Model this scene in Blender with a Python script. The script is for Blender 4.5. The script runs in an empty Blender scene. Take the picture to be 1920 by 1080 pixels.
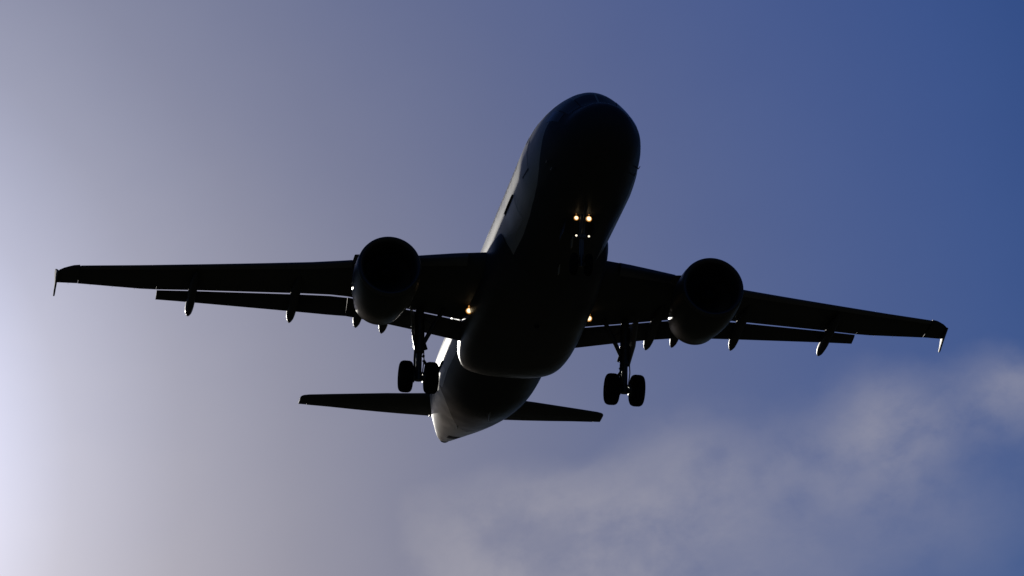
import bpy, bmesh, math, random
import numpy as np
from mathutils import Matrix, Vector
random.seed(3)
S = bpy.context.scene
COL = S.collection

# ------------------------------------------------------------------ camera
# aircraft frame: x aft from the nose tip, y towards the right wing (image left), z up; metres
BASE = np.array([17.5, 0.0, -4.15])            # foot of the airplane: under the main wheels
PITCH = math.radians(3.0)                      # nose-up attitude on approach
CAM_AC = np.array([-126.407043, 23.111669, -56.370320])
CAM_RV = np.array([-0.368715924, -0.156257036, 0.0365555227])
FOCAL_PX = math.exp(8.98613414)                # in pixels of a 1920 wide frame


def rodrigues(v):
    t = np.linalg.norm(v)
    k = v / t
    K = np.array([[0, -k[2], k[1]], [k[2], 0, -k[0]], [-k[1], k[0], 0]])
    return np.eye(3) + math.sin(t) * K + (1 - math.cos(t)) * K @ K


R_CAM = rodrigues(CAM_RV) @ np.array([[0, -1, 0], [0, 0, -1], [1, 0, 0.]])   # rows: right, down, forward
RP = np.array([[math.cos(PITCH), 0, math.sin(PITCH)], [0, 1, 0], [-math.sin(PITCH), 0, math.cos(PITCH)]])
CAM_POS = np.array([0, 0, 1.7])
PLANE_LOC = CAM_POS - RP @ (CAM_AC - BASE)
R_W = RP @ R_CAM.T                              # columns: right, down, forward in world axes
cam_data = bpy.data.cameras.new("camera")
cam_data.sensor_width = 36.0
cam_data.lens = FOCAL_PX / 1920 * 36.0
cam_data.clip_start = 0.5
cam_data.clip_end = 20000
cam = bpy.data.objects.new("camera", cam_data)
COL.objects.link(cam)
M = Matrix.Identity(4)
for r in range(3):
    M[r][0], M[r][1], M[r][2], M[r][3] = R_W[r, 0], -R_W[r, 1], -R_W[r, 2], CAM_POS[r]
cam.matrix_world = M
S.camera = cam

# ------------------------------------------------------------------ sun and sky
SUN_DIR = R_W @ np.array([(-654 - 960) / FOCAL_PX, (885 - 540) / FOCAL_PX, 1.0])
SUN_DIR = SUN_DIR / np.linalg.norm(SUN_DIR)
SUN_EL = math.asin(SUN_DIR[2])
SUN_ROT = math.atan2(SUN_DIR[0], SUN_DIR[1])
sun_data = bpy.data.lights.new("sun", 'SUN')
sun_data.energy = 3.0
sun_data.angle = math.radians(0.5)
sun_data.color = (1.0, 0.95, 0.86)
sun = bpy.data.objects.new("sun", sun_data)
COL.objects.link(sun)
sun.rotation_euler = Vector(SUN_DIR).to_track_quat('Z', 'Y').to_euler()
sun.location = (0, 0, 120)

world = bpy.data.worlds.new("World")
S.world = world
world.use_nodes = True
W = world.node_tree
W.nodes.clear()


def N(tree, kind, **kw):
    n = tree.nodes.new(kind)
    for k, v in kw.items():
        if k.startswith('i_'):
            key = k[2:]
            n.inputs[int(key) if key.isdigit() else key].default_value = v
        else:
            setattr(n, k, v)
    return n


def srgb(r, g, b):
    f = lambda c: c / 12.92 if c <= 0.04045 else ((c + 0.055) / 1.055) ** 2.4
    return tuple(f(c / 255) for c in (r, g, b))


L = W.links.new
sky = N(W, 'ShaderNodeTexSky', sky_type='NISHITA', sun_disc=False, sun_elevation=SUN_EL, sun_rotation=SUN_ROT,
        air_density=1.0, dust_density=1.0, ozone_density=3.0, altitude=0)
out = N(W, 'ShaderNodeOutputWorld')
bg_sky = N(W, 'ShaderNodeBackground', i_Strength=0.05)
L(sky.outputs[0], bg_sky.inputs[0])
geo = N(W, 'ShaderNodeTexCoord')
view = geo.outputs['Generated']              # direction looked at in the sky


def vdot(vec):
    n = N(W, 'ShaderNodeVectorMath', operation='DOT_PRODUCT')
    L(view, n.inputs[0])
    n.inputs[1].default_value = tuple(float(c) for c in vec)
    return n.outputs['Value']


def mth(op, a, b=None, c=None, clamp=False):
    n = N(W, 'ShaderNodeMath', operation=op, use_clamp=clamp)
    for i, v in enumerate((a, b, c)):
        if v is None:
            continue
        if isinstance(v, (int, float)):
            n.inputs[i].default_value = v
        else:
            L(v, n.inputs[i])
    return n.outputs[0]


def mixc(fac, a, b, blend='MIX'):
    n = N(W, 'ShaderNodeMix', data_type='RGBA', blend_type=blend)
    for sock, v in ((n.inputs[0], fac), (n.inputs[6], a), (n.inputs[7], b)):
        if isinstance(v, (int, float)):
            sock.default_value = v
        elif isinstance(v, tuple):
            sock.default_value = v + (1.0,)
        else:
            L(v, sock)
    return n.outputs[2]


# how clear the air is at each angle from the sun: hazy and white near it, deep blue away from it
gam = mth('ARCCOSINE', vdot(SUN_DIR))
ramp = N(W, 'ShaderNodeValToRGB')
L(mth('DIVIDE', gam, math.radians(30.0)), ramp.inputs[0])
STOPS = [(3.0, (1.02, 1.15, 1.70)), (4, (.777, .849, 1.165)), (5.5, (.567, .600, .784)), (7, (.442, .461, .600)),
         (8.5, (.363, .379, .512)), (10, (.309, .330, .477)), (12, (.260, .294, .477)), (14, (.221, .274, .509)),
         (16, (.185, .261, .549)), (18, (.148, .246, .569)), (20, (.109, .222, .539)), (26, (.10, .145, .25))]
el = ramp.color_ramp.elements
while len(el) < len(STOPS):
    el.new(0.5)
for e, (a, c) in zip(el, STOPS):
    e.position = a / 30.0
    e.color = c + (1,)
clear = mixc(1.0, sky.outputs[0], ramp.outputs[0], 'MULTIPLY')
hgt = N(W, 'ShaderNodeMapRange')
L(vdot((0, 0, 1)), hgt.inputs['Value'])
hgt.inputs['From Min'].default_value = 0.15
hgt.inputs['From Max'].default_value = 0.45
clear = mixc(1.0, clear, mixc(hgt.outputs[0], (0.94, 0.88, 0.78), (1.06, 1.14, 1.28)), 'MULTIPLY')
# thin cloud: a veil crossing the sky below and to the right of the airplane
fw = vdot(R_W[:, 2])
cx = mth('MULTIPLY', mth('DIVIDE', vdot(R_W[:, 0]), fw), FOCAL_PX / 1000)
cy = mth('MULTIPLY', mth('DIVIDE', vdot(R_W[:, 1]), fw), FOCAL_PX / 1000)
comb = N(W, 'ShaderNodeCombineXYZ')
# along / across the streaks
ca, sa = math.cos(math.radians(-14)), math.sin(math.radians(-14))
along = mth('ADD', mth('MULTIPLY', cx, ca), mth('MULTIPLY', cy, sa))
across = mth('SUBTRACT', mth('MULTIPLY', cy, ca), mth('MULTIPLY', cx, sa))
L(mth('MULTIPLY', along, 0.75), comb.inputs[0])
L(across, comb.inputs[1])


def fbm(scale, detail, rough, dist, offs=0.0):
    n = N(W, 'ShaderNodeTexNoise', i_Scale=scale, i_Detail=detail, i_Roughness=rough, i_Distortion=dist)
    n.noise_dimensions = '4D'
    n.inputs['W'].default_value = offs
    L(comb.outputs[0], n.inputs['Vector'])
    return n.outputs[0]


def sstep(v, lo, hi):
    n = N(W, 'ShaderNodeMapRange', interpolation_type='SMOOTHSTEP')
    L(v, n.inputs['Value'])
    n.inputs['From Min'].default_value = lo
    n.inputs['From Max'].default_value = hi
    return n.outputs[0]


big = fbm(1.9, 4, 0.5, 0.0, 1.7)
fine = fbm(5.0, 8, 0.56, 0.2, 4.2)
wisp = fbm(16.0, 6, 0.62, 0.2, 8.8)
wob = mth('ADD', mth('MULTIPLY', mth('SUBTRACT', big, 0.5), 0.34), mth('MULTIPLY', mth('SUBTRACT', fine, 0.5), 0.55))


def mass(x0, y0, rx, ry, soft):
    """a soft cloud bank with a ragged edge"""
    dx = mth('DIVIDE', mth('SUBTRACT', cx, x0), rx)
    dy = mth('DIVIDE', mth('SUBTRACT', cy, y0), ry)
    d = mth('SQRT', mth('ADD', mth('MULTIPLY', dx, dx), mth('MULTIPLY', dy, dy)))
    d = mth('ADD', d, mth('MULTIPLY', wob, 3.6))
    return mth('SUBTRACT', 1.0, sstep(d, 0.95 - soft * 1.5, 0.95 + soft * 1.5))


dens = None
for args, w in (((0.08, 0.60, 0.29, 0.25, .20), .80), ((-0.09, 0.50, 0.12, 0.13, .2), .60), ((0.10, 0.42, 0.20, 0.09, .4), .55), ((0.33, 0.36, 0.16, 0.12, .4), .62), ((0.35, 0.52, 0.30, 0.16, .45), .50),
                ((0.72, 0.25, 0.12, 0.09, .35), .72), ((0.66, 0.33, 0.16, 0.10, .45), .55), ((0.96, 0.19, 0.15, 0.09, .35), .75), ((0.78, 0.42, 0.24, 0.16, .6), .40)):
    m_ = mth('MULTIPLY', mass(*args), w)
    dens = m_ if dens is None else mth('SUBTRACT', mth('ADD', dens, m_), mth('MULTIPLY', dens, m_))
tex = mth('ADD', mth('MULTIPLY', sstep(fine, 0.34, 0.66), 0.80), mth('MULTIPLY', sstep(wisp, 0.32, 0.68), 0.20))
dens = mth('MULTIPLY', dens, mth("ADD", 0.24, mth("MULTIPLY", tex, 0.95)))
dens = mth('MULTIPLY', dens, 0.98, clamp=True)
skyc = mixc(1.0, clear, (0.05, 0.05, 0.05), 'MULTIPLY')
skyc = mixc(1.0, skyc, mixc(sstep(mth('ADD', mth('MULTIPLY', big, 0.7), mth('MULTIPLY', fine, 0.3)), 0.3, 0.7), (0.965, 0.97, 0.985), (1.035, 1.03, 1.015)), 'MULTIPLY')   # uneven haze
cloudc = mixc(sstep(gam, math.radians(7), math.radians(20)), (0.355, 0.345, 0.40), (0.238, 0.252, 0.355))
final = mixc(dens, skyc, cloudc)
bg_sky.inputs['Strength'].default_value = 0.1
L(mixc(1.0, final, (10.0, 10.0, 10.0), 'MULTIPLY'), bg_sky.inputs[0])
L(bg_sky.outputs[0], out.inputs[0])

S.view_settings.view_transform = 'Standard'
S.view_settings.look = 'None'
S.view_settings.exposure = 0.0
S.view_settings.gamma = 1.0

# ------------------------------------------------------------------ materials


def material(name, base, rough=0.4, metal=0.0, coat=0.0, emit=None, strength=0.0, noise=0.12, nscale=1.2, bump=0.0, spec=0.5):
    m = bpy.data.materials.new(name)
    m.use_nodes = True
    t = m.node_tree
    b = t.nodes['Principled BSDF']
    tc = N(t, 'ShaderNodeTexCoord')
    ns = N(t, 'ShaderNodeTexNoise', i_Scale=nscale, i_Detail=6.0, i_Roughness=0.6)
    t.links.new(tc.outputs['Object'], ns.inputs['Vector'])
    rp = N(t, 'ShaderNodeMapRange')
    rp.inputs['From Min'].default_value = 0.25
    rp.inputs['From Max'].default_value = 0.75
    rp.inputs['To Min'].default_value = 1 - noise
    rp.inputs['To Max'].default_value = 1 + noise * 0.4
    t.links.new(ns.outputs[0], rp.inputs['Value'])
    mx = N(t, 'ShaderNodeMix', data_type='RGBA', blend_type='MULTIPLY')
    mx.inputs[0].default_value = 1.0
    mx.inputs[6].default_value = tuple(base) + (1,)
    t.links.new(rp.outputs[0], mx.inputs[7])
    t.links.new(mx.outputs[2], b.inputs['Base Color'])
    rr = N(t, 'ShaderNodeMapRange')
    rr.inputs['From Min'].default_value = 0.25
    rr.inputs['From Max'].default_value = 0.75
    rr.inputs['To Min'].default_value = max(rough - 0.06, 0.02)
    rr.inputs['To Max'].default_value = rough + 0.08
    t.links.new(ns.outputs[0], rr.inputs['Value'])
    t.links.new(rr.outputs[0], b.inputs['Roughness'])
    b.inputs['Metallic'].default_value = metal
    b.inputs['Specular IOR Level'].default_value = spec
    b.inputs['Coat Weight'].default_value = coat
    b.inputs['Coat Roughness'].default_value = 0.08
    if bump:
        bp = N(t, 'ShaderNodeBump', i_Strength=bump, i_Distance=0.02)
        t.links.new(ns.outputs[0], bp.inputs['Height'])
        t.links.new(bp.outputs[0], b.inputs['Normal'])
    if emit:
        b.inputs['Emission Color'].default_value = tuple(emit) + (1,)
        b.inputs['Emission Strength'].default_value = strength
    return m


WHITE = (0.50, 0.50, 0.48)
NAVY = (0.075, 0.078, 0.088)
M_fus = material("fuselage_paint", WHITE, 0.36, spec=0.3)
# two-tone livery: dark belly paint below a waterline stored on the mesh
t = M_fus.node_tree
mxn = [n for n in t.nodes if n.type == 'MIX'][0]
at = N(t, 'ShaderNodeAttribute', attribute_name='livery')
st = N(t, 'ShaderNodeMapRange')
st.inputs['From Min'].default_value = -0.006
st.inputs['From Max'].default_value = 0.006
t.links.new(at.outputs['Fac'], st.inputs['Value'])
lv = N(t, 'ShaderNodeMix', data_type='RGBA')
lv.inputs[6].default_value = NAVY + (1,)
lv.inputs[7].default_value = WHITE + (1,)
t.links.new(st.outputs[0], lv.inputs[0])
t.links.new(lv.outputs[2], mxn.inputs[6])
sp = N(t, 'ShaderNodeMapRange')              # the belly paint is dull, the white paint polished
t.links.new(st.outputs[0], sp.inputs['Value'])
sp.inputs['To Min'].default_value = 0.02
sp.inputs['To Max'].default_value = 0.09
t.links.new(sp.outputs[0], t.nodes['Principled BSDF'].inputs['Specular IOR Level'])
M_white = material("white_paint", WHITE, 0.36, spec=0.3)
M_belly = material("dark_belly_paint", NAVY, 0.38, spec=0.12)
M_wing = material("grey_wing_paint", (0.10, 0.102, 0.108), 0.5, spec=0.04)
M_slat = material("bare_leading_edge", (0.16, 0.16, 0.17), 0.40, metal=0.4)
M_fence = material("fence_paint", (0.16, 0.16, 0.16), 0.5, spec=0.02)
M_fair = material("fairing_paint", (0.10, 0.10, 0.105), 0.45, spec=0.02)
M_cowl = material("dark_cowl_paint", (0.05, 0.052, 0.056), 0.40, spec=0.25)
M_lip = material("inlet_metal", (0.10, 0.10, 0.105), 0.42, metal=0.5)
M_hot = material("exhaust_metal", (0.10, 0.09, 0.08), 0.42, metal=0.9)
M_black = material("black_interior", (0.012, 0.012, 0.013), 0.7)
M_fan = material("fan_blade_metal", (0.08, 0.08, 0.09), 0.40, metal=0.7)
M_glass = material("dark_window_glass", (0.012, 0.013, 0.015), 0.22, spec=0.3)
M_rubber = material("tyre_rubber", (0.016, 0.016, 0.017), 0.62, nscale=9, noise=0.3, spec=0.0)
M_rim = material("wheel_rim_metal", (0.03, 0.03, 0.032), 0.65, spec=0.0)
M_gear = material("gear_steel", (0.13, 0.135, 0.14), 0.40, metal=0.5, nscale=6, noise=0.3)
M_chrome = material("oleo_chrome", (0.16, 0.16, 0.16), 0.4, metal=0.6)
M_seam = material("dark_seam_sealant", (0.02, 0.02, 0.022), 0.6)
M_lamp = material("lit_lamp_lens", (0.8, 0.7, 0.5), 0.3, emit=(1.0, 0.80, 0.48), strength=2.0)
M_lamp2 = material("lit_small_lamp_lens", (0.8, 0.8, 0.7), 0.3, emit=(1.0, 0.88, 0.66), strength=1.6)
M_amber = material("amber_lamp_glow", (0.5, 0.25, 0.06), 0.3, emit=(1.0, 0.42, 0.09), strength=0.6)  # emissive amber imitating the halo and ghost reflection of the lamps

# ------------------------------------------------------------------ ground below
M_field = material("dry_grass_field", (0.044, 0.045, 0.034), 1.0, noise=0.4, nscale=0.03, spec=0.0)
gm = bpy.data.meshes.new("ground")
gv, gf = [(0, 0, 0)], []
for r in (40, 160, 640, 2500, 9000):
    gv += [(r * math.cos(2 * math.pi * k / 64), r * math.sin(2 * math.pi * k / 64), 0) for k in range(64)]
gf += [(0, 1 + k, 1 + (k + 1) % 64) for k in range(64)]
for q in range(4):
    gf += [(1 + q * 64 + k, 1 + (q + 1) * 64 + k, 1 + (q + 1) * 64 + (k + 1) % 64, 1 + q * 64 + (k + 1) % 64) for k in range(64)]
gm.from_pydata(gv, [], gf)
gm.materials.append(M_field)
ground = bpy.data.objects.new("ground", gm)
ground["kind"] = "structure"
COL.objects.link(ground)

# ------------------------------------------------------------------ builders (aircraft coordinates)
plane = bpy.data.objects.new("passenger_airplane", None)
plane.empty_display_size = 2
plane.location = tuple(PLANE_LOC)
plane.rotation_euler = (0, PITCH, 0)
COL.objects.link(plane)
plane["label"] = "dark twin-engine passenger jet with landing gear down and landing lights lit against hazy sky"
plane["category"] = "airplane"
ORG = {plane: BASE}


class Geo:
    """collects vertices and faces in aircraft coordinates"""

    def __init__(self):
        self.v, self.f, self.m = [], [], []

    def add(self, verts, faces, mi=0):
        o = len(self.v)
        self.v += [tuple(float(c) for c in p) for p in verts]
        self.f += [tuple(i + o for i in f) for f in faces]
        self.m += [mi] * len(faces)
        return self

    def loft(self, rings, cap0=True, cap1=True, closed=True, mi=0):
        n = len(rings[0])
        verts = [p for r in rings for p in r]
        faces = []
        for i in range(len(rings) - 1):
            for j in range(n if closed else n - 1):
                k = (j + 1) % n
                faces.append((i * n + j, i * n + k, (i + 1) * n + k, (i + 1) * n + j))
        if cap0:
            faces.append(tuple(range(n)))
        if cap1:
            faces.append(tuple(range((len(rings) - 1) * n, len(rings) * n)))
        return self.add(verts, faces, mi)

    def tube(self, pts, radii, n=16, mi=0):
        pts = [np.array(p, float) for p in pts]
        if isinstance(radii, (int, float)):
            radii = [radii] * len(pts)
        rings = []
        for i, p in enumerate(pts):
            d = pts[min(i + 1, len(pts) - 1)] - pts[max(i - 1, 0)]
            d = d / np.linalg.norm(d)
            a = np.cross(d, (0, 0, 1.0) if abs(d[2]) < 0.9 else (0, 1.0, 0))
            a /= np.linalg.norm(a)
            b = np.cross(d, a)
            rings.append([p + radii[i] * (math.cos(2 * math.pi * k / n) * a + math.sin(2 * math.pi * k / n) * b)
                          for k in range(n)])
        return self.loft(rings, mi=mi)

    def lathe(self, prof, c, axis, n=40, cap=True, mi=0):
        """prof: (distance along axis, radius)"""
        c = np.array(c, float)
        d = np.array(axis, float)
        d /= np.linalg.norm(d)
        a = np.cross(d, (0, 0, 1.0) if abs(d[2]) < 0.9 else (0, 1.0, 0))
        a /= np.linalg.norm(a)
        b = np.cross(d, a)
        rings = [[c + t * d + r * (math.cos(2 * math.pi * k / n) * a + math.sin(2 * math.pi * k / n) * b)
                  for k in range(n)] for t, r in prof]
        return self.loft(rings, cap, cap, mi=mi)

    def prism(self, poly, off, mi=0):
        """polygon of points extruded by the vector off"""
        a = [np.array(p, float) for p in poly]
        off = np.array(off, float)
        return self.loft([[p - off / 2 for p in a], [p + off / 2 for p in a]], mi=mi)


def part(name, g, mats, parent, angle=35, label=None, attr=None, bevel=0.0):
    mats = mats if isinstance(mats, (list, tuple)) else [mats]
    V = np.array(g.v)
    org = (V.min(0) + V.max(0)) / 2
    me = bpy.data.meshes.new(name)
    me.from_pydata([tuple(p) for p in V - org], [], g.f)
    for m in mats:
        me.materials.append(m)
    me.polygons.foreach_set('material_index', g.m)
    if attr is not None:
        a = me.attributes.new(attr[0], 'FLOAT', 'POINT')
        a.data.foreach_set('value', [float(x) for x in attr[1]])
    bm = bmesh.new()
    bm.from_mesh(me)
    bmesh.ops.recalc_face_normals(bm, faces=bm.faces)
    if bevel:
        ed = [e for e in bm.edges if len(e.link_faces) == 2 and e.calc_face_angle(0) > math.radians(40)]
        bmesh.ops.bevel(bm, geom=ed, offset=bevel, segments=2, affect='EDGES', profile=0.6)
    bm.to_mesh(me)
    bm.free()
    me.polygons.foreach_set('use_smooth', [True] * len(me.polygons))
    me.set_sharp_from_angle(angle=math.radians(angle))
    o = bpy.data.objects.new(name, me)
    COL.objects.link(o)
    o.parent = parent
    o.location = tuple(org - ORG[parent])
    ORG[o] = org
    if label:
        o['label'] = label
    return o


def interp(tab):
    tab = np.array(tab, float)
    return lambda q: float(np.interp(q, tab[:, 0], tab[:, 1]))


# ------------------------------------------------------------------ fuselage
FX = np.array([0, .04, .1, .3, .7, 1.15, 1.45, 1.75, 2.1, 2.5, 3, 3.6, 4.4, 5, 6, 8, 24, 25, 26, 28, 30, 32, 34, 36, 37, 37.57])
FT = np.array([-.5, -.29, -.18, .05, .32, .52, .60, .80, 1.10, 1.42, 1.70, 1.88, 2.0, 2.04, 2.07, 2.07, 2.07, 2.07, 2.07, 2.05, 2.0, 1.92, 1.80, 1.62, 1.48, 1.38])
FB = np.array([-.5, -.69, -.80, -1.02, -1.28, -1.48, -1.58, -1.66, -1.74, -1.81, -1.88, -1.95, -2.0, -2.04, -2.07, -2.07, -2.07, -2.02, -1.90, -1.5, -1.02, -.5, .05, .60, .88, 1.05])
FH = np.array([0, .21, .33, .58, .88, 1.10, 1.22, 1.33, 1.44, 1.55, 1.66, 1.77, 1.86, 1.92, 1.975, 1.975, 1.975, 1.97, 1.95, 1.85, 1.65, 1.35, 1.0, .60, .38, .20])


def pchip(x, y):
    h = np.diff(x)
    d = np.diff(y) / h
    m = np.zeros(len(x))
    m[0], m[-1] = d[0], d[-1]
    for i in range(1, len(x) - 1):
        if d[i - 1] * d[i] > 0:
            w1, w2 = 2 * h[i] + h[i - 1], h[i] + 2 * h[i - 1]
            m[i] = (w1 + w2) / (w1 / d[i - 1] + w2 / d[i])

    def f(q):
        i = min(max(int(np.searchsorted(x, q)) - 1, 0), len(x) - 2)
        s = (q - x[i]) / h[i]
        return float((2 * s**3 - 3 * s**2 + 1) * y[i] + (s**3 - 2 * s**2 + s) * h[i] * m[i]
                     + (-2 * s**3 + 3 * s**2) * y[i + 1] + (s**3 - s**2) * h[i] * m[i + 1])
    return f


f_top, f_bot, f_hw = pchip(FX, FT), pchip(FX, FB), pchip(FX, FH)


def fus(x, th, off=0.0):
    t, b, h = f_top(x), f_bot(x), f_hw(x)
    zc, a = (t + b) / 2, (t - b) / 2
    c, s = math.cos(th), math.sin(th)
    if s > 0 and 0.8 < x < 6.5:               # flatter windscreen and cockpit sides
        f = 1 - 0.055 * math.exp(-((x - 2.7) / 1.3) ** 2) * (2 * s * c) ** 2
        h, a = h * (1 - (1 - f) * 1.0), a * f
    nx = 0.0
    if off:
        e = 0.05
        xa, xb = max(x - e, 0.001), min(x + e, 37.56)
        ra = f_hw(xa) * abs(c) + (f_top(xa) - f_bot(xa)) / 2 * abs(s)
        rb = f_hw(xb) * abs(c) + (f_top(xb) - f_bot(xb)) / 2 * abs(s)
        nx = -(rb - ra) / (xb - xa)
        ln = math.sqrt(1 + nx * nx)
        return np.array([x + off * nx / ln, (h + off / ln) * c, zc + (a + off / ln) * s])
    return np.array([x, h * c, zc + a * s])


# waterline of the dark belly paint: angle below the horizontal at each station
LIV = interp([(0, 100), (2.3, 80), (2.6, 30), (2.9, 6), (3.3, -12), (3.8, -23), (4.5, -32), (5.4, -37.5), (6.8, -41.5), (8.5, -43.5), (10.5, -42),
              (20, -26), (24, -23), (25.9, -27), (26.2, -19), (26.45, -35), (27.2, -46), (28, -54), (30, -71), (31.2, -91), (38, -100)])
NT = 128
xs = sorted(set([0.012 * (i ** 1.9) for i in range(1, 30)] + list(np.arange(8, 24, 0.35)) + list(np.arange(24, 37.5, 0.16)) + [37.5]))
rings, liv = [], []
for x in xs:
    r = []
    for k in range(NT):
        th = 2 * math.pi * k / NT - math.pi
        r.append(fus(x, th))
        side = math.degrees(th)
        ang = side if abs(side) <= 90 else (180 - side if side > 0 else -180 - side)
        liv.append(math.radians(ang - LIV(x)))
    rings.append(r)
g = Geo().loft(rings)
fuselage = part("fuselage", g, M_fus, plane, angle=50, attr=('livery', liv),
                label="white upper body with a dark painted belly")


def skin_patch(x0, x1, a0, a1, off, side=1, nx=8, na=8, round_=0.0):
    """closed thin shell hugging the fuselage"""
    def P(u, v, o):
        x = x0 + (x1 - x0) * u
        th = math.radians(a0 + (a1 - a0) * v)
        p = fus(x, th, o)
        return np.array([p[0], p[1] * side, p[2]])
    outer = [[P(i / nx, j / na, off) for j in range(na + 1)] for i in range(nx + 1)]
    inner = [[P(i / nx, j / na, -0.03) for j in range(na + 1)] for i in range(nx + 1)]
    g = Geo()
    rings = [outer[i] + inner[i][::-1] for i in range(nx + 1)]
    return g.loft(rings)


# cockpit windows, cabin windows, doors
for s in (1, -1):
    for (x0, x1, a0, a1) in ((1.56, 2.45, 62, 88.5), (1.66, 2.75, 37, 60), (2.0, 3.0, 19, 35)):
        part("cockpit_window", skin_patch(x0, x1, a0, a1, 0.006, s), M_glass, fuselage)
    for k in range(26):
        x = 6.9 + k * 0.533 + (3.2 if k > 11 else 0) + (0.0 if k < 20 else 0.4)
        part("cabin_window", skin_patch(x, x + 0.24, 10.5, 19.5, 0.005, s, 3, 4), M_glass, fuselage)
    for (x, nm) in ((4.85, 0), (29.0, 1)):
        d = part("passenger_door", skin_patch(x, x + 0.82, -12, 42, 0.005, s, 6, 20), M_white, fuselage)
        part("door_seam", skin_patch(x - 0.01, x + 0.83, -14.0, -12.1, 0.004, s, 6, 3), M_seam, d)
        part("window", skin_patch(x + 0.33, x + 0.49, 18, 24, 0.014, s, 3, 3), M_glass, d)
for (x, w) in ((7.5, 1.82), (24.3, 1.6)):
    d = part("cargo_door", skin_patch(x, x + w, -36 if x < 20 else -21, -12, 0.004, 1, 8, 12),
             M_white if x < 20 else M_white, fuselage)
    part("door_seam", skin_patch(x + 0.02, x + w - 0.02, -11.6, -9.6, 0.006, 1, 8, 3), M_seam, d)
    hg = Geo().tube([fus(x + 0.05, math.radians(-9.2), 0.02), fus(x + w / 2, math.radians(-9.2), 0.03), fus(x + w - 0.05, math.radians(-9.2), 0.02)], 0.03, 8)
    part("hinge_cover", hg, M_seam, d)
# blade antennas, drain mast, probes
for (x, h, l) in ((6.6, .30, .42), (9.3, .26, .36), (25.0, .28, .34)):
    z = f_bot(x)
    poly = [(x, 0, z + .03), (x + l, 0, z + .03), (x + l * 1.05, 0, z - h), (x + l * .6, 0, z - h)]
    part("blade_antenna", Geo().prism(poly, (0, 0.035, 0)), M_white, fuselage, bevel=0.008)
for s in (1, -1):
    for a in (-28, -38):
        p0 = fus(2.9, math.radians(a)) * (1, s, 1)
        d = np.array([-.25, s * .10, -.10])
        part("pitot_probe", Geo().tube([p0 - d * .1, p0 + (0.02, s * .12, -.07), p0 + (-.22, s * .13, -.08)], [.022, .02, .01], 8), M_gear, fuselage)
# auxiliary power unit exhaust and air intake at the tail end
part("exhaust_pipe", Geo().lathe([(-.16, .24), (.0, .235), (.10, .20), (.20, .17), (.20, .12), (.02, .12)], (37.42, 0, 1.205), (1, 0, .10), 24), M_black, fuselage)
part("air_intake", skin_patch(34.0, 35.1, -100, -72, 0.012, 1, 8, 6), M_black, fuselage)
part("drain_mast", Geo().prism([(29.9, .55, f_bot(29.9) + .12), (30.0, .55, f_bot(30.0) + .12), (30.06, .55, f_bot(30.1) + .0), (30.0, .55, f_bot(30.1) + .0)], (0, .04, 0)), M_white, fuselage)


# ------------------------------------------------------------------ belly fairing
BFX = [10.3, 10.9, 11.6, 12.5, 13.5, 15, 17, 18.4, 19.2, 19.9, 20.5, 20.95, 21.2]
BFB = pchip(np.array(BFX), np.array([-1.55, -1.95, -2.20, -2.38, -2.50, -2.58, -2.60, -2.58, -2.52, -2.42, -2.25, -2.0, -1.80]))
BFH = pchip(np.array(BFX), np.array([1.85, 2.0, 2.08, 2.14, 2.18, 2.20, 2.20, 2.17, 2.11, 2.02, 1.86, 1.65, 1.45]))
BFT = pchip(np.array(BFX), np.array([-.30, -.28, -.28, -.30, -.4, -.55, -.75, -.85, -.95, -1.05, -1.2, -1.35, -1.45]))
rings = []
for x in np.concatenate([np.linspace(10.3, 19, 40), np.linspace(19.1, 21.2, 22)]):
    b, h, tp = BFB(x), BFH(x), BFT(x)
    zc = max(tp - 0.35, (tp + b) / 2)
    r = []
    for k in range(72):
        th = 2 * math.pi * k / 72
        c, s_ = math.cos(th), math.sin(th)
        e = 2 / 2.6
        yy = h * math.copysign(abs(c) ** e, c)
        zz = zc + ((tp - zc) if s_ > 0 else (zc - b)) * math.copysign(abs(s_) ** e, s_)
        r.append((x, yy, zz))
    rings.append(r)
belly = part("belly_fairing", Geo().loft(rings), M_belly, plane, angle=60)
part("beacon_light", Geo().lathe([(0, .11), (.05, .10), (.10, .06), (.115, .01)], (14.2, 0, -2.535), (0, 0, -1), 16), M_glass, belly)

# ------------------------------------------------------------------ wings
def LE(y):
    return 12.07 + (y - 1.98) * 0.545


zLE = interp([(1.0, -.90), (2, -.80), (3, -.68), (4, -.60), (7, -.395), (8, -.315), (10, -.09), (12, .145), (14, .385), (16, .64), (17, .74)])
zTE = interp([(1.0, -1.2), (2.2, -1.03), (3, -.905), (4, -.76), (5, -.60), (6.4, -.40), (7, -.30), (8, -.20), (10, -.035), (12, .13),
              (13.2, .215), (13.5, .23), (14, .305), (15, .445), (16, .59), (17, .69)])


def TE(y):
    return 18.0 + max(0, y - 6.4) * 0.345


zLE0, zTE0 = zLE, zTE
zLE = lambda y: zLE0(y) + .0103 * max(0, y - 1.98)
zTE = lambda y: zTE0(y) + .0128 * max(0, y - 6.4)
TC = interp([(1, .150), (2, .148), (6.4, .118), (12, .108), (17, .10)])


def naca(xi):
    return 5 * (.2969 * math.sqrt(max(xi, 0)) - .126 * xi - .3516 * xi**2 + .2843 * xi**3 - .1036 * xi**4)


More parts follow.
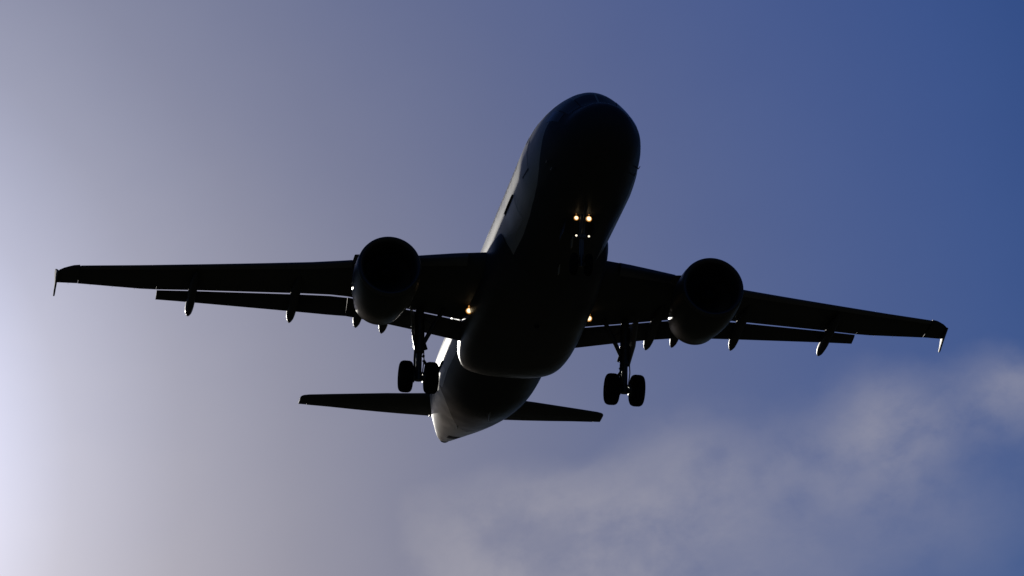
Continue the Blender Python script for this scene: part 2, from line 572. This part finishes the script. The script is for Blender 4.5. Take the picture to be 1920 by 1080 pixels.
def foil(y, le, te, tc, x0=0.0, x1=1.0, n=18, up=1.0, lo=1.0, side=1):
    """closed section: upper surface from aft to fore, then the lower one back"""
    le, te = np.array(le, float), np.array(te, float)
    c = te - le
    L_ = np.hypot(*c)
    nn = np.array([-c[1], c[0]]) / L_
    pts = []
    us = [x0 + (x1 - x0) * (0.5 - 0.5 * math.cos(math.pi * i / n)) for i in range(n + 1)]
    for u in us[::-1]:
        p = le + c * u + nn * (naca(u) * tc * L_ * up + 0.004)
        pts.append((p[0], side * y, p[1]))
    for u in (us[1:] if x0 == 0 else us):
        p = le + c * u - nn * (naca(u) * tc * L_ * lo * (1 - .35 * max(0, u - .5)) + 0.004)
        pts.append((p[0], side * y, p[1]))
    return pts


def wing_le(y):            # leading edge of the fixed wing behind the slats
    return (LE(y) + 0.20, zLE(y) + 0.07)


for s in (1, -1):
    g = Geo()
    ya = [0.9, 1.5, 1.98, 2.5, 3, 3.5, 4, 4.5, 5, 5.7, 6.4, 7, 8, 9, 10, 11, 12, 13.22]
    g.loft([foil(y, wing_le(y), (TE(y), zTE(y)), TC(y) * 1.06, n=22, side=s) for y in ya])
    yb = [13.223, 14, 15, 16.06]
    g.loft([foil(y, wing_le(y), (TE(y), zTE(y)), TC(y), x1=.74, n=22, side=s) for y in yb])
    tip = []
    for y, dx, dz, k in ((16.063, -.03, 0, 1.0), (16.28, -.02, .02, 1.0), (16.45, .07, .04, .96), (16.62, .18, .06, .9), (16.77, .34, .075, .8), (16.85, .54, .09, .6), (16.89, .70, .095, .4)):
        tip.append(foil(y, (LE(y) + dx, zLE(16.06) + (y - 16.06) * .1 + .02), (TE(y) - .02, zTE(y)), TC(y) * 1.1 * k, n=22, side=s))
    g.loft(tip)
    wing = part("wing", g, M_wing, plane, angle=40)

    # slats, deployed ahead of and a little below the leading edge
    for (y0, y1) in ((2.75, 4.98), (6.62, 8.865), (8.875, 11.165), (11.175, 13.515), (13.525, 16.03)):
        rings = []
        for y in np.linspace(y0, y1, 6):
            le = np.array([LE(y), zLE(y)])
            c = np.array([TE(y) + .9, zTE(y) - .05]) - le
            Lc = np.hypot(*c)
            nn = np.array([-c[1], c[0]]) / Lc
            tc = TC(y)
            outer = []
            for u in (.17, .13, .09, .06, .035, .018, .007, .0015):
                outer.append(le + c * u + nn * naca(u) * tc * Lc * .95)
            for u in (0, .004, .012, .025, .042, .058):
                outer.append(le + c * u - nn * naca(u) * tc * Lc * .80)
            inner = [le + c * u + nn * h * tc * Lc for u, h in ((.05, -.10), (.045, .05), (.06, .20), (.10, .33), (.15, .395))]
            rings.append([(p[0], s * y, p[1]) for p in outer + inner])
        part("slat", Geo().loft(rings), M_slat, wing, angle=30)

    # flaps, fully down, with the slot between them and the wing
    zf_in = interp([(2, -1.62), (2.2, -1.585), (3, -1.435), (4, -1.25), (5, -1.085), (6.4, -.90)])
    zf_out = interp([(6.4, -.945), (7, -.865), (8, -.71), (10, -.415), (12, -.12), (13, .02), (13.2, .045)])
    for (y0, y1, zf, dx) in ((2.12, 6.375, zf_in, .70), (6.385, 13.19, zf_out, .60)):
        rings = []
        for y in np.linspace(y0, y1, 12):
            gap = .022 if y < 6.38 else .036 - .002 * (y - 6.4)
            rings.append(foil(y, (TE(y) + .05, zTE(y) - gap), (TE(y) + dx, zf(y) + .0128 * max(0, y - 6.4)), .15, n=14, side=s, up=1.0, lo=.7))
        part("flap", Geo().loft(rings), M_wing, wing, angle=30)
    # aileron
    part("aileron", Geo().loft([foil(y, wing_le(y), (TE(y), zTE(y)), TC(y) * .98, x0=.752, x1=1.0, n=10, side=s)
                                for y in np.linspace(13.225, 16.055, 6)]), M_wing, wing, angle=30)
    # flap track fairings (canoes)
    for (y, w, tz, tx) in ((4.95, .36, -1.27, 19.45), (5.92, .34, -1.13, 19.38), (8.30, .35, -.84, 20.08), (11.95, .32, -.36, 21.30)):
        xl = TE(y)
        zl = zTE(y)
        path = [(xl - 2.3, zl - .16, .02, .02), (xl - 2.0, zl - .20, .5, .35), (xl - 1.5, zl - .23, .85, .75), (xl - .9, zl - .24, 1, 1), (xl - .3, zl - .27, 1, 1.05),
                (xl + .15, zl - .36, 1, 1.08)]
        x1, z1 = xl + .15, zl - .36
        ztop = tz + .10
        for u, kw, kh in ((.25, 1, 1.04), (.5, .95, .92), (.7, .80, .72), (.85, .52, .46), (.95, .22, .2), (1.0, .02, .02)):
            path.append((x1 + (tx - x1) * u, z1 + (ztop - z1) * (u ** 1.15) - .10 * max(0, u - .5), kw, kh))
        rings = []
        for (x, z, kw, kh) in path:
            r = []
            for k in range(40):
                th = 2 * math.pi * k / 40
                r.append((x, s * (y + w / 2 * kw * math.cos(th)), z + .21 * kh * math.sin(th) * (1.1 if math.sin(th) < 0 else .9)))
            rings.append(r)
        part("flap_track_fairing", Geo().loft(rings), M_fair, wing, angle=40)
    # wingtip fence
    zt = zTE(16.85)
    poly = [(x + .40, zt + z) for x, z in ((20.0, .0), (20.45, .22), (21.10, .50), (21.42, .50), (21.32, .2), (21.22, -.02), (21.40, -.20), (21.66, -.38), (21.5, -.40), (20.9, -.22), (20.4, -.10))]
    part("wingtip_fence", Geo().prism([(x, s * (16.86 + .04 * (x - 21.4)), z) for x, z in poly], (0, .06, 0)), M_fence, wing, bevel=0.015)
    # static discharge wicks
    for y in (14.0, 14.8, 15.6, 16.4):
        part("static_wick", Geo().tube([(TE(y) - .02, s * y, zTE(y)), (TE(y) + .16, s * y, zTE(y) + .005)], [.006, .003], 5), M_black, wing)
    # extended landing light under the wing root
    ll = part("landing_light", Geo().lathe([(-.03, .085), (0, .10), (.10, .10), (.20, .07), (.22, .02)], (15.95, s * 2.2, -1.46), (1, 0, .05), 20), M_gear, wing)
    part("lamp_lens", Geo().lathe([(-.045, .010), (-.035, .07), (-.028, .085)], (15.94, s * 2.2, -1.46), (1, 0, .05), 20), M_lamp, ll)
    part("lamp_glow", Geo().lathe([(-.030, .084), (-.026, .112), (.0, .115), (.0, .10)], (15.94, s * 2.2, -1.46), (1, 0, .05), 20), M_amber, ll)  # orange halo round the lens, made as a glowing ring
    part("lamp_glow", Geo().lathe([(-.02, .01), (0, .045), (.05, .045)], (15.93, s * 2.2 - .02, -1.285), (1, 0, .05), 12), M_amber, ll)  # added glowing dot for the ghost reflection above the lamp
    part("support_arm", Geo().tube([(16.02, s * 2.2, -1.46), (16.05, s * 2.2, -1.15)], .04, 10), M_gear, ll)

    # -------------------------------------------------------------- engine
    ez, ey, ex = -1.906, s * 5.75, 10.85
    ax = np.array([1, -s * 0.015, -0.02])
    ax /= np.linalg.norm(ax)
    c0 = np.array([ex, ey, ez])
    prof = [(.98, .86), (.5, .875), (.25, .905), (.12, .935), (.05, .975), (.015, 1.015), (0, 1.045), (.012, 1.068), (.06, 1.10), (.16, 1.125),
            (.35, 1.148), (.65, 1.165), (1.0, 1.17), (1.5, 1.16), (2.0, 1.125), (2.5, 1.06), (2.95, .98), (3.25, .93), (3.38, .91), (3.385, .895), (3.2, .90), (2.6, .905), (2.2, .90)]
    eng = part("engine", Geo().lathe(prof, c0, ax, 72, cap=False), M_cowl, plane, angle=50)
    part("inlet_lip", Geo().lathe([(.10, .937), (.05, .968), (.010, 1.008), (-.006, 1.045), (.008, 1.074), (.055, 1.105), (.14, 1.126), (.20, 1.11), (.12, .98)], c0, ax, 72, cap=False), M_lip, eng, angle=60)
    fg = Geo()
    cf = c0 + ax * 0.95
    e1 = np.cross(ax, (0, 0, 1.0))
    e1 /= np.linalg.norm(e1)
    e2 = np.cross(ax, e1)
    for k in range(36):
        a0 = 2 * math.pi * k / 36
        rows = []
        for r in (.27, .45, .65, .855):
            tw = .10 + .16 * (r - .27)
            for d, da in ((0, -.055), (.10 - .03 * r, tw)):
                aa = a0 + da
                rows.append(cf + ax * d + r * (math.cos(aa) * e1 + math.sin(aa) * e2))
        fg.add(rows, [(0, 1, 3, 2), (2, 3, 5, 4), (4, 5, 7, 6)])
    fg.lathe([(.16, .84), (.17, .2)], cf, ax, 40)
    part("fan", fg, M_fan, eng)
    part("spinner", Geo().lathe([(-.42, .005), (-.36, .05), (-.2, .15), (-.02, .25), (.05, .27), (.1, .27)], cf, ax, 32), M_fan, eng)
    part("core_cowl", Geo().lathe([(2.1, .74), (2.6, .74), (3.1, .70), (3.6, .60), (4.0, .50), (4.38, .42), (4.38, .39), (4.0, .40)], c0, ax, 40), M_hot, eng)
    part("exhaust_plug", Geo().lathe([(3.9, .30), (4.4, .27), (4.8, .15), (5.05, .03)], c0, ax, 24), M_hot, eng)
    for q in (1, -1):
        a = math.radians(40)
        pr = []
        for (t_, r_) in ((1.05, 1.19), (1.45, 1.42), (1.95, 1.43), (2.15, 1.15)):
            pr.append(c0 + ax * t_ + np.array([0, q * math.cos(a) * r_, math.sin(a) * r_]))
        part("strake", Geo().prism(pr, (0, -q * .03 * math.sin(a), .03 * math.cos(a))), M_cowl, eng)
    # pylon between cowl and wing
    rings = []
    for (x, zb, zt_, w) in ((11.9, -.78, -.70, .04), (12.4, -.80, -.52, .16), (13.2, -.85, -.36, .21), (14.2, -.95, -.25, .23), (15.2, -1.25, -.42, .22), (16.2, -1.35, -.50, .17), (17.4, -1.05, -.55, .05)):
        rings.append([(x, ey + w, zt_), (x, ey + w, (zt_ + zb) / 2), (x, ey + w * .8, zb), (x, ey - w * .8, zb), (x, ey - w, (zt_ + zb) / 2), (x, ey - w, zt_)])
    part("pylon", Geo().loft(rings), M_wing, eng, angle=30)

    # -------------------------------------------------------------- main landing gear
    gx, gy, gz = 17.507, s * 3.795, -3.55
    g = Geo()
    g.tube([(gx - .16, gy, -.95), (gx - .10, gy, -2.2), (gx - .08, gy, -2.55), (gx - .079, gy, -2.58), (gx - .02, gy, -3.36), (gx - .01, gy, -3.45)], [.155, .145, .15, .10, .10, .12], 20)
    g.tube([(gx - .085, gy, -2.50), (gx - .08, gy, -2.62)], [.18, .18], 20)
    g.tube([(gx - .12, gy, -1.9), (gx - .115, gy, -2.02)], [.19, .19], 20)
    g.tube([(gx - .02, gy, -3.38), (gx, gy, -3.68)], [.145, .155], 20)
    g.tube([(gx, gy - .62, gz), (gx, gy + .62, gz)], .085, 16)
    gear = part("main_landing_gear", g, M_gear, plane, angle=40)
    part("oleo_piston", Geo().tube([(gx - .078, gy, -2.6), (gx - .022, gy, -3.40)], .112, 20), M_chrome, gear)
    for q in (1, -1):
        wy = gy + q * .465
        tp = [(-.20, .30), (-.225, .35), (-.238, .42), (-.232, .48), (-.205, .53), (-.165, .560), (-.11, .579), (-.075, .583), (-.070, .575), (-.05, .575), (-.045, .584), (-.005, .585), (0.0, .577),
              (.02, .577), (.025, .585), (.07, .583), (.11, .579), (.165, .560), (.205, .53), (.232, .48), (.238, .42), (.225, .35), (.20, .30)]
        tyre = part("tyre", Geo().lathe(tp, (gx, wy, gz), (0, 1, 0), 64), M_rubber, gear, angle=60)
        part("wheel_rim", Geo().lathe([(-.225, .02), (-.225, .10), (-.17, .13), (-.14, .20), (-.18, .27), (-.218, .295), (-.218, .325), (.218, .325), (.218, .295), (.18, .27), (.14, .20), (.17, .13), (.225, .10), (.225, .02)],
                                      (gx, wy, gz), (0, 1, 0), 40), M_rim, tyre)
        part("brake_unit", Geo().lathe([(-.06, .05), (-.06, .20), (.10, .22), (.10, .05)], (gx, gy + q * .21, gz), (0, q, 0), 24), M_gear, gear)
    # folding side brace to the belly
    g = Geo()
    g.tube([(gx - .10, gy - s * .08, -2.42), (gx - .22, s * 3.36, -1.72), (gx - .4, s * 2.95, -1.0)], [.075, .085, .08], 12)
    g.tube([(gx - .24, s * 3.28, -1.64), (gx - .14, gy - s * .08, -1.28)], .035, 8)
    part("side_brace", g, M_gear, gear)
    # torque links behind the leg, hoses in front
    g = Geo()
    for dz in (0, 1):
        a, b = ((gx + .05, -2.55), (gx + .42, -2.98)) if dz == 0 else ((gx + .42, -2.98), (gx + .05, -3.40))
        for q in (1, -1):
            ka, kb = (.13, .05) if dz == 0 else (.05, .12)
            g.tube([(a[0], gy + q * ka, a[1]), (b[0], gy + q * kb, b[1])], .035, 8)
    g.tube([(gx + .42, gy - .08, -2.98), (gx + .42, gy + .08, -2.98)], .045, 10)
    part("torque_link", g, M_gear, gear)
    g = Geo()
    for q, zz in ((.14, 0), (-.15, .05), (.17, -.05)):
        g.tube([(gx - .2, gy + q, -1.2), (gx - .20, gy + q, -2.0), (gx - .17, gy + q * 1.05, -2.6 + zz), (gx - .18, gy + q * 1.15, -2.95), (gx - .05, gy + q * .9, -3.42)], .022, 7)
    g.tube([(gx - .15, gy - s * .17, -2.30), (gx - .15, gy - s * .24, -2.52)], .07, 10)
    g.tube([(gx - .10, gy - s * .16, -2.92), (gx - .10, gy - s * .28, -3.10)], .055, 10)
    g.tube([(gx - .10, gy - s * .12, -2.75), (gx - .10, gy - s * .20, -2.79)], .05, 10)
    part("brake_hose", g, M_black, gear)
    # leg door standing outboard of the leg
    poly = [(x, gy + s * (.15 + .28 * (17.85 - x)) * (1 - .5 * max(0, -z - 1.7)), z) for x, z in ((16.9, -1.0), (17.85, -1.0), (17.75, -1.9), (17.58, -2.6), (17.35, -2.7), (17.05, -2.0))]
    part("gear_door", Geo().prism(poly, (0, s * .045, .005)), M_white, gear, bevel=0.01)
    part("door_strut", Geo().tube([(gx - .1, gy + s * .1, -2.2), (17.45, gy + s * .24, -2.05)], .035, 8), M_gear, gear)

    # -------------------------------------------------------------- tailplane
    hl = interp([(0.2, 31.20), (1.5, 32.01), (6.0, 34.77), (6.22, 34.95)])
    ht = interp([(0.2, 34.63), (1.5, 34.90), (6.22, 35.98)])
    hz = interp([(0.2, .92), (1.5, 1.08), (2, 1.155), (3, 1.32), (4, 1.46), (5, 1.60), (6.22, 1.765)])
    hzt = interp([(0.2, 1.10), (1.5, 1.21), (2, 1.26), (3, 1.37), (4, 1.49), (5, 1.62), (6.22, 1.76)])
    ys = [0.25, .8, 1.5, 2.2, 3, 4, 5, 5.9]
    g = Geo().loft([foil(y, (hl(y), hz(y)), (ht(y), hzt(y)), .10, x1=.70, n=16, side=s) for y in ys])
    tp = [foil(y, (hl(y) + d, hz(y)), (ht(y) - .02, hzt(y)), .10 * k, n=16, side=s) for y, d, k in ((5.903, 0, 1), (6.1, .02, .95), (6.19, .10, .7), (6.22, .22, .35))]
    g.loft(tp)
    hs = part("horizontal_stabilizer", g, M_wing, plane, angle=40)
    part("elevator", Geo().loft([foil(y, (hl(y), hz(y)), (ht(y), hzt(y)), .098, x0=.712, x1=1, n=8, side=s) for y in (1.02, 2.2, 3, 4, 5, 5.899)]), M_wing, hs, angle=30)
    # apron plate where the stabilizer meets the tail
    part("root_apron", Geo().loft([foil(y, (hl(y) + 1.0, hz(y) + .04), (ht(y) + .16, hzt(y) + .03), .13, n=10, side=s) for y in (.4, .75, 1.015)]), M_white, hs, angle=40)

# ------------------------------------------------------------------ vertical fin
g = Geo()


def fin_ring(z, x0, x1, tc, a=0.0, b=1.0, n=16):
    c = x1 - x0
    us = [a + (b - a) * (0.5 - 0.5 * math.cos(math.pi * i / n)) for i in range(n + 1)]
    return [(x0 + c * u, naca(u) * tc * c + .004, z) for u in us[::-1]] + [(x0 + c * u, -naca(u) * tc * c - .004, z) for u in (us[1:] if a == 0 else us)]


FIN = [(1.5, 28.3, 35.0), (2.0, 29.2, 35.15), (3.0, 30.1, 35.35), (5.0, 31.75, 35.78), (7.5, 33.85, 36.33)]


g.loft([fin_ring(z, a, b, .10, 0, .70) for z, a, b in FIN])
g.loft([fin_ring(z, a, b, .10 * k) for z, a, b, k in ((7.503, 33.85, 36.33, 1), (7.8, 34.15, 36.38, .9), (7.9, 34.5, 36.3, .4))])
fin = part("vertical_fin", g, M_white, plane, angle=40)
part("rudder", Geo().loft([fin_ring(z, a, b, .098, .712, 1, 8) for z, a, b in ((2.2, 29.4, 35.2),) + tuple(FIN[2:4]) + ((7.48, 33.83, 36.32),)]), M_white, fin)

# ------------------------------------------------------------------ nose gear with its lights
nx, nz = 5.07, -3.72
g = Geo()
g.tube([(4.75, 0, -1.7), (4.93, 0, -2.75), (4.95, 0, -2.82), (5.05, 0, -3.58), (5.06, 0, -3.68)], [.10, .10, .065, .065, .08], 18)
g.tube([(4.93, 0, -2.70), (4.95, 0, -2.82)], .13, 18)
g.tube([(5.05, 0, -3.58), (nx, 0, -3.80)], .085, 14)
g.tube([(nx, -.33, nz), (nx, .33, nz)], .055, 12)
g.tube([(4.88, -.30, -2.20), (4.88, .30, -2.20)], .035, 8)
g.tube([(4.93, -.30, -2.83), (4.93, .30, -2.83)], .035, 8)
ng = part("nose_landing_gear", g, M_gear, plane, angle=40)
part("oleo_piston", Geo().tube([(4.952, 0, -2.83), (5.048, 0, -3.56)], .072, 16), M_chrome, ng)
part("drag_strut", Geo().tube([(4.95, 0, -2.75), (3.9, 0, -1.85)], .05, 10), M_gear, ng)
for q in (1, -1):
    ty = part("tyre", Geo().lathe([(-.10, .19), (-.112, .24), (-.105, .32), (-.075, .362), (-.03, .378), (.03, .378), (.075, .362), (.105, .32), (.112, .24), (.10, .19)],
                                  (nx, q * .25, nz), (0, 1, 0), 48), M_rubber, ng, angle=60)
    part("wheel_rim", Geo().lathe([(-.11, .02), (-.09, .12), (-.114, .20), (.114, .20), (.09, .12), (.11, .02)], (nx, q * .25, nz), (0, 1, 0), 32), M_rim, ty)
    for (zz, r, nm, mat) in ((-2.16, .062 + (.014 if q < 0 else 0), "taxi_light", M_lamp), (-2.80, .036, "turnoff_light", M_lamp2)):
        hx = 4.80
        ho = part(nm, Geo().lathe([(-.02, r * 1.08), (0, r * 1.2), (.08, r * 1.1), (.13, r * .5)], (hx, q * .215, zz), (1, 0, 0), 18), M_gear, ng)
        part("lamp_lens", Geo().lathe([(-.045, .006), (-.035, r * .8), (-.018, r)], (hx, q * .215, zz), (1, 0, .05), 18), mat, ho)
        if nm == "taxi_light":
            part("lamp_glow", Geo().lathe([(-.022, r * .98), (-.016, r * 1.32), (.0, r * 1.35), (.0, r * 1.1)], (hx, q * .215, zz), (1, 0, 0), 18), M_amber, ho)  # emissive rim standing in for the halo of the lens
            part("lamp_glow", Geo().lathe([(-.02, .006), (0, .022 if q > 0 else .034), (.04, .022)], (hx - .02, q * .215, zz + .165), (1, 0, 0), 10), M_amber, ho)  # small emissive spot imitating the lamp's reflected glint
    poly = [(5.25, q * .47, -1.98), (6.35, q * .47, -1.98), (6.28, q * .53, -2.42), (5.35, q * .53, -2.42)]
    part("gear_door", Geo().prism(poly, (0, .03, 0)), M_belly, ng, bevel=.006)
